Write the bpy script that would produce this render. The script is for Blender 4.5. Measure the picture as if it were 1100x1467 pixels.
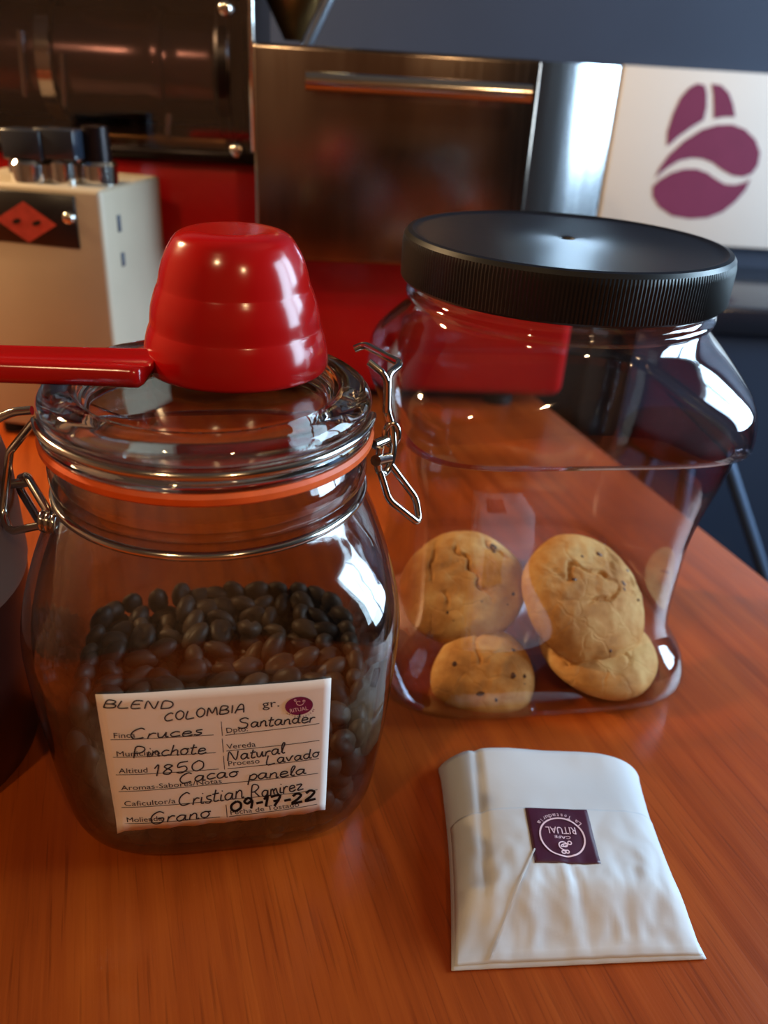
import bpy, bmesh, math, random
import numpy as np
from math import sin, cos, pi, radians, sqrt
from mathutils import Vector, Matrix, Euler, noise
from mathutils.geometry import tessellate_polygon

random.seed(7)
for o in list(bpy.data.objects):
    bpy.data.objects.remove(o)
scene = bpy.context.scene
col = scene.collection

# ------------------------------------------------------------------ camera
F, PITCH, ROLL, H = 1200.0, radians(28.4), radians(3.5), 0.24
cam_d = bpy.data.cameras.new('camera')
cam = bpy.data.objects.new('camera', cam_d)
col.objects.link(cam)
scene.camera = cam
FWD = Vector((0, cos(PITCH), -sin(PITCH)))
_u0, _r0 = Vector((0, sin(PITCH), cos(PITCH))), Vector((1, 0, 0))
RT = _r0 * cos(ROLL) + _u0 * sin(ROLL)
UP = _u0 * cos(ROLL) - _r0 * sin(ROLL)
CAM = Vector((0, 0, H))
m = Matrix((RT, UP, -FWD)).transposed().to_4x4()
m.translation = CAM
cam.matrix_world = m
cam_d.sensor_fit = 'VERTICAL'
cam_d.sensor_height = 36.0
cam_d.lens = F / 1467.0 * 36.0
cam_d.clip_start = 0.01
cam_d.dof.use_dof = True
cam_d.dof.focus_distance = 0.262
cam_d.dof.aperture_fstop = 10.0

# ------------------------------------------------------------------ view, world, big lights
vs = scene.view_settings
vs.view_transform = 'Standard'
vs.look = 'None'
vs.gamma = 1.0
vs.use_curve_mapping = False
vs.exposure = 0.0
scene.cycles.use_denoising = True
scene.cycles.caustics_reflective = False
scene.cycles.caustics_refractive = False
scene.cycles.max_bounces = 14
scene.cycles.transparent_max_bounces = 40
scene.cycles.transmission_bounces = 12
scene.cycles.glossy_bounces = 6
scene.cycles.diffuse_bounces = 4
scene.cycles.sample_clamp_indirect = 6.0
scene.cycles.blur_glossy = 0.3

w = bpy.data.worlds.new('world')
scene.world = w
w.use_nodes = True
w.node_tree.nodes['Background'].inputs[0].default_value = (0.55, 0.78, 1.0, 1)
w.node_tree.nodes['Background'].inputs[1].default_value = 2.0

def area(name, loc, target, sx, sy, power, color):
    d = bpy.data.lights.new(name, 'AREA')
    d.shape = 'RECTANGLE'; d.size = sx; d.size_y = sy
    d.energy = power; d.color = color
    o = bpy.data.objects.new(name, d); col.objects.link(o)
    o.location = loc
    o.rotation_euler = (Vector(target) - Vector(loc)).to_track_quat('-Z', 'Y').to_euler()
    return o
WIN_Y0, WIN_Y1, WIN_Z0, WIN_Z1, WALL_R = 0.12, 1.06, 0.08, 1.05, 1.3
area('window_right_offscreen', (WALL_R + 0.12, (WIN_Y0 + WIN_Y1) / 2, (WIN_Z0 + WIN_Z1) / 2),
     (0, (WIN_Y0 + WIN_Y1) / 2, (WIN_Z0 + WIN_Z1) / 2), WIN_Y1 - WIN_Y0, WIN_Z1 - WIN_Z0, 60.0, (0.56, 0.79, 1.0))

# ------------------------------------------------------------------ helpers
def lin(c):
    c = c / 255.0
    return c / 12.92 if c <= 0.04045 else ((c + 0.055) / 1.055) ** 2.4
def rgb(r, g, b):
    return (lin(r), lin(g), lin(b), 1.0)

class NT:
    def __init__(s, name):
        s.m = bpy.data.materials.new(name); s.m.use_nodes = True
        s.t = s.m.node_tree; s.t.nodes.clear()
        s.out = s.n('ShaderNodeOutputMaterial')
    def n(s, typ, **kw):
        nd = s.t.nodes.new(typ)
        for k, v in kw.items():
            if k.startswith('i_'):
                key = k[2:].replace('_', ' ')
                nd.inputs[key].default_value = v
            else:
                setattr(nd, k, v)
        return nd
    def l(s, a, b):
        s.t.links.new(a, b)
    def math(s, op, a, b=None):
        nd = s.n('ShaderNodeMath', operation=op)
        for i, x in enumerate((a, b)):
            if x is None: continue
            if isinstance(x, (int, float)): nd.inputs[i].default_value = x
            else: s.l(x, nd.inputs[i])
        return nd.outputs[0]
    def coords(s, scale=(1, 1, 1), rot=(0, 0, 0), kind='Object'):
        tc = s.n('ShaderNodeTexCoord'); mp = s.n('ShaderNodeMapping')
        mp.inputs['Scale'].default_value = scale; mp.inputs['Rotation'].default_value = rot
        s.l(tc.outputs[kind], mp.inputs['Vector']); return mp.outputs[0]
    def noise(s, vec, scale, detail=4, rough=0.55, dist=0.0):
        nd = s.n('ShaderNodeTexNoise'); nd.inputs['Scale'].default_value = scale
        nd.inputs['Detail'].default_value = detail; nd.inputs['Roughness'].default_value = rough
        nd.inputs['Distortion'].default_value = dist
        s.l(vec, nd.inputs['Vector']); return nd.outputs['Fac']
    def ramp(s, fac, stops):
        nd = s.n('ShaderNodeValToRGB'); cr = nd.color_ramp
        while len(cr.elements) < len(stops): cr.elements.new(0.5)
        for e, (p, c) in zip(cr.elements, stops):
            e.position = p; e.color = c
        s.l(fac, nd.inputs[0]); return nd.outputs[0]
    def bump(s, h, strength, dist):
        nd = s.n('ShaderNodeBump'); nd.inputs['Strength'].default_value = strength
        nd.inputs['Distance'].default_value = dist; s.l(h, nd.inputs['Height']); return nd.outputs[0]
    def pbsdf(s, color=None, rough=0.5, metal=0.0, spec=0.5, coat=0.0, normal=None, **kw):
        p = s.n('ShaderNodeBsdfPrincipled')
        if color is not None:
            if isinstance(color, tuple): p.inputs['Base Color'].default_value = color
            else: s.l(color, p.inputs['Base Color'])
        if isinstance(rough, (int, float)): p.inputs['Roughness'].default_value = rough
        else: s.l(rough, p.inputs['Roughness'])
        p.inputs['Metallic'].default_value = metal
        p.inputs['Specular IOR Level'].default_value = spec
        p.inputs['Coat Weight'].default_value = coat
        p.inputs['Coat Roughness'].default_value = 0.08
        if normal is not None: s.l(normal, p.inputs['Normal'])
        for k, v in kw.items(): p.inputs[k].default_value = v
        s.l(p.outputs[0], s.out.inputs[0]); return p

def plain(name, c, rough=0.5, metal=0.0, spec=0.5, coat=0.0, var=0.06, scale=60, bump=0.0):
    t = NT(name); v = t.coords()
    n = t.noise(v, scale, 3)
    lo = tuple(x * (1 - var) for x in c[:3]) + (1,); hi = tuple(min(1, x * (1 + var)) for x in c[:3]) + (1,)
    colr = t.ramp(n, [(0.3, lo), (0.7, hi)])
    nb = t.bump(n, bump, 0.001) if bump else None
    t.pbsdf(colr, rough, metal, spec, coat, nb)
    return t.m

def thin_clear(name, tint, edge, f0=0.04, rough=0.02, power=5.0, wave=0.0):
    """thin-walled clear material: transparent with a Fresnel-weighted reflection"""
    t = NT(name)
    lw = t.n('ShaderNodeLayerWeight'); lw.inputs[0].default_value = 0.5
    f = lw.outputs['Facing']
    fr = t.math('ADD', t.math('MULTIPLY', t.math('POWER', f, power), 1 - f0), f0)
    ed = t.math('POWER', f, 2.5)
    mx = t.n('ShaderNodeMix', data_type='RGBA')
    mx.inputs['A'].default_value = tint; mx.inputs['B'].default_value = edge
    t.l(ed, mx.inputs['Factor'])
    tr = t.n('ShaderNodeBsdfTransparent'); t.l(mx.outputs['Result'], tr.inputs[0])
    gl = t.n('ShaderNodeBsdfGlossy'); gl.inputs['Roughness'].default_value = rough
    if wave:
        t.l(t.bump(t.noise(t.coords(), 55, 2), wave, 0.004), gl.inputs['Normal'])
    ms = t.n('ShaderNodeMixShader'); t.l(fr, ms.inputs[0])
    t.l(tr.outputs[0], ms.inputs[1]); t.l(gl.outputs[0], ms.inputs[2])
    t.l(ms.outputs[0], t.out.inputs[0])
    return t.m

M = {}
# wood table
t = NT('varnished_wood')
v = t.coords((1, 1, 1))
vs_ = t.coords((26, 1.1, 26))
n1 = t.noise(vs_, 5.5, 6, 0.62, 0.35)
vb = t.coords((5, 0.6, 5)); n2 = t.noise(vb, 3.0, 3, 0.5, 0.6)
vf = t.coords((160, 4, 160)); n3 = t.noise(vf, 6.0, 2, 0.5)
mixn = t.math('ADD', t.math('MULTIPLY', n1, 0.55), t.math('MULTIPLY', n2, 0.45))
c1 = t.ramp(mixn, [(0.30, rgb(112, 42, 11)), (0.48, rgb(152, 64, 17)), (0.62, rgb(168, 76, 21)), (0.80, rgb(134, 52, 14))])
pore = t.ramp(n3, [(0.30, (0.55, 0.5, 0.5, 1)), (0.42, (1, 1, 1, 1))])
mm = t.n('ShaderNodeMix', data_type='RGBA', blend_type='MULTIPLY'); mm.inputs['Factor'].default_value = 0.6
t.l(c1, mm.inputs['A']); t.l(pore, mm.inputs['B'])
rr = t.math('ADD', t.math('MULTIPLY', n1, 0.12), 0.24)
t.pbsdf(mm.outputs['Result'], rr, 0, 0.35, 0.0, t.bump(n3, 0.08, 0.0006))
M['wood'] = t.m
M['red_paint'] = plain('red_enamel', rgb(176, 10, 14), 0.28, 0, 0.5, 0.3, 0.04, 20)
M['red_plastic'] = plain('red_plastic', rgb(168, 13, 12), 0.17, 0, 0.5, 0.0, 0.03, 30)
M['black_plastic'] = plain('black_plastic', rgb(14, 14, 17), 0.34, 0, 0.5, 0, 0.05, 90, 0.05)
M['dark_metal'] = plain('dark_metal', rgb(30, 22, 24), 0.3, 0.6, 0.5, 0, 0.1, 30)
M['drum'] = plain('drum_metal', rgb(110, 84, 88), 0.2, 0.85, 0.5, 0, 0.1, 30)
M['chrome'] = plain('chrome', rgb(225, 222, 218), 0.1, 1.0, 0.5, 0, 0.02, 30)
M['wire'] = plain('steel_wire', rgb(200, 192, 184), 0.14, 1.0, 0.5, 0, 0.05, 80)
M['cream'] = plain('cream_enamel', rgb(178, 166, 146), 0.45, 0, 0.4, 0, 0.04, 25, 0.02)
M['slate'] = plain('slate_paint', rgb(46, 57, 78), 0.55, 0, 0.4, 0, 0.08, 6, 0.02)
M['slate_gloss'] = plain('slate_gloss_paint', rgb(40, 47, 60), 0.2, 0, 0.5, 0.2, 0.1, 8)
M['white_board'] = plain('white_board', rgb(226, 224, 222), 0.4, 0, 0.4, 0, 0.02, 10)
M['maroon'] = plain('maroon_print', rgb(120, 48, 78), 0.5, 0, 0.3, 0, 0.04, 40)
M['maroon_dark'] = plain('maroon_sticker', rgb(70, 26, 50), 0.42, 0, 0.4, 0, 0.15, 120)
M['maroon_oval'] = plain('maroon_oval_print', rgb(112, 26, 78), 0.5, 0, 0.4, 0, 0.04, 120)
M['pink_print'] = plain('pale_pink_print', rgb(232, 200, 212), 0.5, 0, 0.3, 0, 0.03, 100)
M['paper_label'] = plain('label_paper', rgb(232, 226, 222), 0.6, 0, 0.3, 0, 0.015, 200)
M['ink'] = plain('pen_ink', rgb(52, 48, 54), 0.6, 0, 0.2, 0, 0.15, 400)
M['print_ink'] = plain('print_ink', rgb(62, 54, 60), 0.6, 0, 0.2, 0, 0.1, 400)
M['marker_ink'] = plain('marker_ink', rgb(16, 14, 18), 0.6, 0, 0.2, 0, 0.1, 400)
M['rubber'] = plain('orange_rubber', rgb(214, 88, 30), 0.5, 0, 0.4, 0, 0.12, 120, 0.2)
M['black_rubber'] = plain('black_rubber', rgb(22, 20, 20), 0.7, 0, 0.3)
M['nameplate'] = plain('nameplate_black', rgb(26, 20, 20), 0.35, 0.1, 0.5, 0, 0.1, 60)
M['diamond'] = plain('diamond_red', rgb(176, 66, 58), 0.45, 0, 0.4, 0, 0.15, 220)
M['slot'] = plain('slot_dark', rgb(66, 74, 88), 0.6)
M['canister'] = plain('brown_glaze', rgb(62, 26, 20), 0.35, 0, 0.5, 0, 0.15, 20)
M['taupe'] = plain('taupe_glaze', rgb(128, 100, 90), 0.5, 0, 0.4, 0, 0.08, 20)
M['brass'] = plain('brass_steel', rgb(140, 104, 62), 0.28, 0.9, 0.5, 0, 0.12, 14)
M['grey_steel'] = plain('grey_steel', rgb(120, 126, 138), 0.35, 0.7)
M['stool_seat'] = plain('stool_vinyl', rgb(26, 20, 24), 0.8, 0, 0.2, 0, 0.1, 30)
M['stool_leg'] = plain('stool_metal', rgb(96, 112, 138), 0.4, 0.5)
M['wall_warm'] = plain('brown_wall', rgb(150, 112, 84), 0.8, 0, 0.2, 0, 0.1, 5)
M['floor'] = plain('dark_floor', rgb(40, 38, 42), 0.5, 0, 0.4, 0, 0.1, 8)
M['ceiling'] = plain('ceiling_paint', rgb(120, 104, 90), 0.9, 0, 0.2)
M['frame'] = plain('window_frame_paint', rgb(60, 52, 48), 0.5)
M['choc'] = plain('chocolate', rgb(74, 44, 24), 0.45, 0, 0.4, 0, 0.2, 300)

# brushed steel of the roaster drawer
t = NT('brushed_steel'); v = t.coords((90, 90, 3)); n = t.noise(v, 4, 4)
v2 = t.coords((14, 14, 5)); n2 = t.noise(v2, 1.0, 3)
c = t.ramp(n2, [(0.35, rgb(120, 104, 94)), (0.65, rgb(176, 162, 150))])
t.pbsdf(c, t.math('ADD', t.math('MULTIPLY', n, 0.12), 0.14), 1.0, 0.5, 0, t.bump(n, 0.04, 0.0005))
M['brushed'] = t.m
t = NT('polished_steel'); v = t.coords((70, 70, 2)); n = t.noise(v, 4, 3)
t.pbsdf(rgb(214, 216, 222), t.math('ADD', t.math('MULTIPLY', n, 0.1), 0.14), 1.0)
M['polished'] = t.m

# clear materials
M['pet'] = thin_clear('clear_plastic', (0.965, 0.955, 0.965, 1), (0.74, 0.70, 0.76, 1), 0.045, 0.03, 3.2)
M['glass_thin'] = thin_clear('jar_glass', (0.80, 0.80, 0.79, 1), (0.36, 0.36, 0.36, 1), 0.08, 0.07, 3.2, 0.14)
M['pane'] = thin_clear('window_glass', (0.96, 0.97, 0.97, 1), (0.7, 0.75, 0.75, 1), 0.04, 0.01)
M['acrylic'] = thin_clear('acrylic_pane', (0.85, 0.82, 0.82, 1), (0.6, 0.6, 0.6, 1), 0.11, 0.05)
t = NT('thick_glass')
g = t.n('ShaderNodeBsdfGlass'); g.inputs['IOR'].default_value = 1.48; g.inputs['Roughness'].default_value = 0.015
g.inputs['Color'].default_value = (0.95, 0.96, 0.955, 1); t.l(g.outputs[0], t.out.inputs[0])
M['glass'] = t.m

# waxed paper of the bag
t = NT('waxed_paper'); v = t.coords(); n = t.noise(v, 45, 5, 0.6); n2 = t.noise(v, 14, 3)
c = t.ramp(n2, [(0.3, rgb(214, 218, 226)), (0.7, rgb(228, 231, 238))])
pb = t.pbsdf(c, 0.56, 0, 0.3, 0.0, t.bump(n, 0.10, 0.002))
trn = t.n('ShaderNodeBsdfTranslucent'); trn.inputs[0].default_value = rgb(222, 220, 218)
ms = t.n('ShaderNodeMixShader'); ms.inputs[0].default_value = 0.15
t.l(pb.outputs[0], ms.inputs[1]); t.l(trn.outputs[0], ms.inputs[2]); t.l(ms.outputs[0], t.out.inputs[0])
M['waxpaper'] = t.m

# cookie
t = NT('cookie_crumb'); v = t.coords()
n = t.noise(v, 130, 5, 0.6); n2 = t.noise(v, 42, 3)
c = t.ramp(t.math('ADD', t.math('MULTIPLY', n, 0.4), t.math('MULTIPLY', n2, 0.6)),
           [(0.32, rgb(150, 98, 44)), (0.48, rgb(196, 142, 76)), (0.66, rgb(224, 184, 116))])
vo = t.n('ShaderNodeTexVoronoi', feature='DISTANCE_TO_EDGE'); vo.inputs['Scale'].default_value = 55
nv = t.n('ShaderNodeTexNoise'); nv.inputs['Scale'].default_value = 90
vadd = t.n('ShaderNodeVectorMath', operation='MULTIPLY_ADD'); t.l(v, nv.inputs['Vector'])
t.l(nv.outputs['Color'], vadd.inputs[0]); vadd.inputs[1].default_value = (0.012, 0.012, 0.012); t.l(v, vadd.inputs[2])
t.l(vadd.outputs[0], vo.inputs['Vector'])
crk = t.ramp(vo.outputs['Distance'], [(0.0, (0, 0, 0, 1)), (0.045, (1, 1, 1, 1))])
hgt_ = t.math('ADD', t.math('MULTIPLY', n, 0.8), t.math('MULTIPLY', crk, 0.25))
t.pbsdf(c, 0.75, 0, 0.25, 0, t.bump(hgt_, 0.4, 0.0015))
M['cookie'] = t.m

# coffee beans
t = NT('coffee_bean'); v = t.coords(); n = t.noise(v, 260, 3)
oi = t.n('ShaderNodeObjectInfo')
f = t.math('ADD', t.math('MULTIPLY', n, 0.5), t.math('MULTIPLY', oi.outputs['Random'], 0.5))
c = t.ramp(f, [(0.2, rgb(58, 42, 34)), (0.8, rgb(100, 78, 62))])
t.pbsdf(c, 0.5, 0, 0.35)
M['bean'] = t.m

# lamp bulb
t = NT('lamp_glow'); e = t.n('ShaderNodeEmission'); e.inputs[0].default_value = (1.0, 0.62, 0.28, 1); e.inputs[1].default_value = 90
t.l(e.outputs[0], t.out.inputs[0]); M['glow'] = t.m

def link(name, me, mat, parent=None, smooth=True):
    o = bpy.data.objects.new(name, me); col.objects.link(o)
    if mat is not None: me.materials.append(M[mat])
    if smooth:
        me.polygons.foreach_set('use_smooth', [True] * len(me.polygons))
    if parent is not None: o.parent = parent
    return o
def mesh_of(name, verts, faces):
    me = bpy.data.meshes.new(name); me.from_pydata([tuple(v) for v in verts], [], faces); me.update()
    bm = bmesh.new(); bm.from_mesh(me); bmesh.ops.recalc_face_normals(bm, faces=bm.faces); bm.to_mesh(me); bm.free()
    return me
def tag(o, label=None, cat=None, group=None, kind=None):
    if label: o['label'] = label
    if cat: o['category'] = cat
    if group: o['group'] = group
    if kind: o['kind'] = kind
    return o
def thing(name, label, cat, loc=(0, 0, 0), rz=0.0, group=None):
    o = bpy.data.objects.new(name, None); col.objects.link(o)
    o.empty_display_size = 0.02
    o.location = loc; o.rotation_euler = (0, 0, rz)
    return tag(o, label, cat, group)
def autosmooth(o, ang=40):
    me = o.data
    bm = bmesh.new(); bm.from_mesh(me)
    for e in bm.edges:
        if len(e.link_faces) == 2 and e.calc_face_angle(0) > radians(ang): e.smooth = False
    bm.to_mesh(me); bm.free()
    return o
def box(name, x0, x1, y0, y1, z0, z1, mat, parent=None, bev=0.0, seg=3):
    bm = bmesh.new()
    bmesh.ops.create_cube(bm, size=1)
    for vv in bm.verts:
        vv.co = Vector(((x0 + x1) / 2 + vv.co.x * (x1 - x0), (y0 + y1) / 2 + vv.co.y * (y1 - y0), (z0 + z1) / 2 + vv.co.z * (z1 - z0)))
    if bev > 0:
        bmesh.ops.bevel(bm, geom=list(bm.edges), offset=bev, segments=seg, affect='EDGES', profile=0.5)
    me = bpy.data.meshes.new(name); bm.to_mesh(me); bm.free()
    return autosmooth(link(name, me, mat, parent), 50)
def lathe(name, prof, mat, parent=None, n=96, closed=False, center=(0, 0, 0), rfun=None, axis='z', sharp=35):
    """prof: (r, z) pairs; revolved around the z axis"""
    verts, faces = [], []
    k = len(prof)
    for (r, z) in prof:
        for i in range(n):
            a = 2 * pi * i / n
            rr = r if rfun is None else rfun(r, z, a)
            p = (rr * cos(a), rr * sin(a), z)
            if axis == 'x': p = (p[2], p[0], p[1])
            elif axis == 'y': p = (p[0], p[2], p[1])
            verts.append((p[0] + center[0], p[1] + center[1], p[2] + center[2]))
    kk = k if closed else k - 1
    for j in range(kk):
        for i in range(n):
            a, b = j * n + i, j * n + (i + 1) % n
            c, d = ((j + 1) % k) * n + (i + 1) % n, ((j + 1) % k) * n + i
            faces.append((a, b, c, d))
    if not closed:
        if prof[0][0] > 1e-6: faces.append(tuple(range(n - 1, -1, -1)))
        if prof[-1][0] > 1e-6: faces.append(tuple((k - 1) * n + i for i in range(n)))
    me = mesh_of(name, verts, faces)
    if prof[0][0] <= 1e-6 or prof[-1][0] <= 1e-6:
        bm = bmesh.new(); bm.from_mesh(me); bmesh.ops.remove_doubles(bm, verts=bm.verts, dist=1e-7); bm.to_mesh(me); bm.free()
    return autosmooth(link(name, me, mat, parent), sharp)
def sup(wd, n, a):
    c, s = abs(cos(a)), abs(sin(a))
    return wd / (c ** n + s ** n) ** (1.0 / n)
def square_lathe(name, prof, mat, parent=None, n=144, cap_bottom=True, cap_top=False):
    """prof: (half width, z, superellipse power)"""
    verts, faces = [], []
    for (wd, z, p) in prof:
        for i in range(n):
            a = 2 * pi * i / n
            r = sup(wd, p, a)
            verts.append((r * cos(a), r * sin(a), z))
    k = len(prof)
    for j in range(k - 1):
        for i in range(n):
            faces.append((j * n + i, j * n + (i + 1) % n, (j + 1) * n + (i + 1) % n, (j + 1) * n + i))
    if cap_bottom: faces.append(tuple(range(n - 1, -1, -1)))
    if cap_top: faces.append(tuple((k - 1) * n + i for i in range(n)))
    return link(name, mesh_of(name, verts, faces), mat, parent)
def smooth_prof(pts, sub=6):
    """Catmull-Rom through tuples"""
    P = [np.array(p, float) for p in pts]; out = []
    for i in range(len(P) - 1):
        p0 = P[max(i - 1, 0)]; p1 = P[i]; p2 = P[i + 1]; p3 = P[min(i + 2, len(P) - 1)]
        for s in range(sub):
            u = s / sub
            out.append(tuple(0.5 * ((2 * p1) + (-p0 + p2) * u + (2 * p0 - 5 * p1 + 4 * p2 - p3) * u * u + (-p0 + 3 * p1 - 3 * p2 + p3) * u ** 3)))
    out.append(tuple(P[-1])); return out
def rounded(pts, rad, closed=False, seg=5):
    """polyline with rounded corners"""
    P = [Vector(p) for p in pts]; out = []; n = len(P)
    for i in range(n):
        if not closed and i in (0, n - 1): out.append(P[i]); continue
        a, b, c = P[i - 1], P[i], P[(i + 1) % n]
        d1 = (a - b); d2 = (c - b)
        r = min(rad, d1.length * 0.45, d2.length * 0.45)
        q1 = b + d1.normalized() * r; q2 = b + d2.normalized() * r
        for s in range(seg + 1):
            u = s / seg
            out.append((1 - u) ** 2 * q1 + 2 * u * (1 - u) * b + u * u * q2)
    return out
def tube(name, pts, r, mat, parent=None, closed=False, n=10):
    P = [Vector(p) for p in pts]
    Q = [P[0]]
    for p in P[1:]:
        if (p - Q[-1]).length > 1e-6: Q.append(p)
    P = Q; k = len(P); verts, faces = [], []
    T = []
    for i in range(k):
        a = P[i - 1] if (i > 0 or closed) else P[i]
        b = P[(i + 1) % k] if (i < k - 1 or closed) else P[i]
        T.append((b - a).normalized())
    nrm = T[0].orthogonal().normalized()
    for i in range(k):
        nrm = (nrm - T[i] * nrm.dot(T[i])).normalized(); bn = T[i].cross(nrm)
        for j in range(n):
            a = 2 * pi * j / n
            verts.append(P[i] + (nrm * cos(a) + bn * sin(a)) * r)
    for i in range(k if closed else k - 1):
        for j in range(n):
            faces.append((i * n + j, i * n + (j + 1) % n, ((i + 1) % k) * n + (j + 1) % n, ((i + 1) % k) * n + j))
    if not closed:
        faces.append(tuple(range(n - 1, -1, -1))); faces.append(tuple((k - 1) * n + j for j in range(n)))
    return autosmooth(link(name, mesh_of(name, verts, faces), mat, parent), 60)
def ray(u, v):
    return FWD + RT * ((u - 550) / F) + UP * ((733.5 - v) / F)
def at_y(u, v, Y):
    d = ray(u, v); return CAM + d * (Y / d.y)
def at_z(u, v, z=0.0):
    d = ray(u, v); return CAM + d * ((z - H) / d.z)
def on_plane(u, v, o, yaw, yl=0.0):
    """where the sight line meets a vertical plane of a thing that stands at o, in that thing's own axes"""
    ey = Vector((-sin(yaw), cos(yaw), 0)); ex = Vector((cos(yaw), sin(yaw), 0)); o = Vector(o)
    d = ray(u, v); p = CAM + d * (((o + ey * yl - CAM).dot(ey)) / d.dot(ey)) - o
    return p.dot(ex), p.z

# ---- flat print: pen strokes, font text and outlines laid on a surface through a function fn(x, y) -> point
def ribbon(lines, width, fn, name, mat, parent):
    verts, faces = [], []
    for L in lines:
        L = [Vector((p[0], p[1])) for p in L]
        base = len(verts)
        for i, p in enumerate(L):
            a = L[max(i - 1, 0)]; b = L[min(i + 1, len(L) - 1)]
            d = (b - a)
            d = d.normalized() if d.length > 1e-9 else Vector((1, 0))
            nn = Vector((-d.y, d.x)) * width * 0.5
            verts.append(fn(p.x + nn.x, p.y + nn.y)); verts.append(fn(p.x - nn.x, p.y - nn.y))
        for i in range(len(L) - 1):
            q = base + 2 * i
            faces.append((q, q + 1, q + 3, q + 2))
    return link(name, mesh_of(name, verts, faces), mat, parent, smooth=False)
_font_cache = {}
def text_geo(txt):
    if txt in _font_cache: return _font_cache[txt]
    cu = bpy.data.curves.new('text', 'FONT'); cu.body = txt; cu.size = 1.0; cu.resolution_u = 3
    o = bpy.data.objects.new('text', cu); col.objects.link(o)
    bpy.context.view_layer.update()
    me = bpy.data.meshes.new_from_object(o.evaluated_get(bpy.context.evaluated_depsgraph_get()))
    V = [(v.co.x, v.co.y) for v in me.vertices]; Fc = [tuple(p.vertices) for p in me.polygons]
    bpy.data.objects.remove(o); bpy.data.curves.remove(cu); bpy.data.meshes.remove(me)
    _font_cache[txt] = (V, Fc); return V, Fc
def print_text(items, fn, name, mat, parent):
    """items: (text, x0, y0, x1, y1, height): baseline from (x0,y0) to (x1,y1), cap height"""
    verts, faces = [], []
    for (txt, x0, y0, x1, y1, h) in items:
        V, Fc = text_geo(txt)
        wx = max(p[0] for p in V); L = math.hypot(x1 - x0, y1 - y0)
        ux, uy = (x1 - x0) / L, (y1 - y0) / L
        b = len(verts)
        for (x, y) in V:
            a = x / wx * L; c = y / 0.7 * h
            verts.append(fn(x0 + ux * a - uy * c * FLIP, y0 + uy * a + ux * c * FLIP))
        faces += [tuple(i + b for i in f) for f in Fc]
    me = bpy.data.meshes.new(name); me.from_pydata([tuple(v) for v in verts], [], faces); me.update()
    return link(name, me, mat, parent, smooth=False)
FLIP = 1.0
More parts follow.
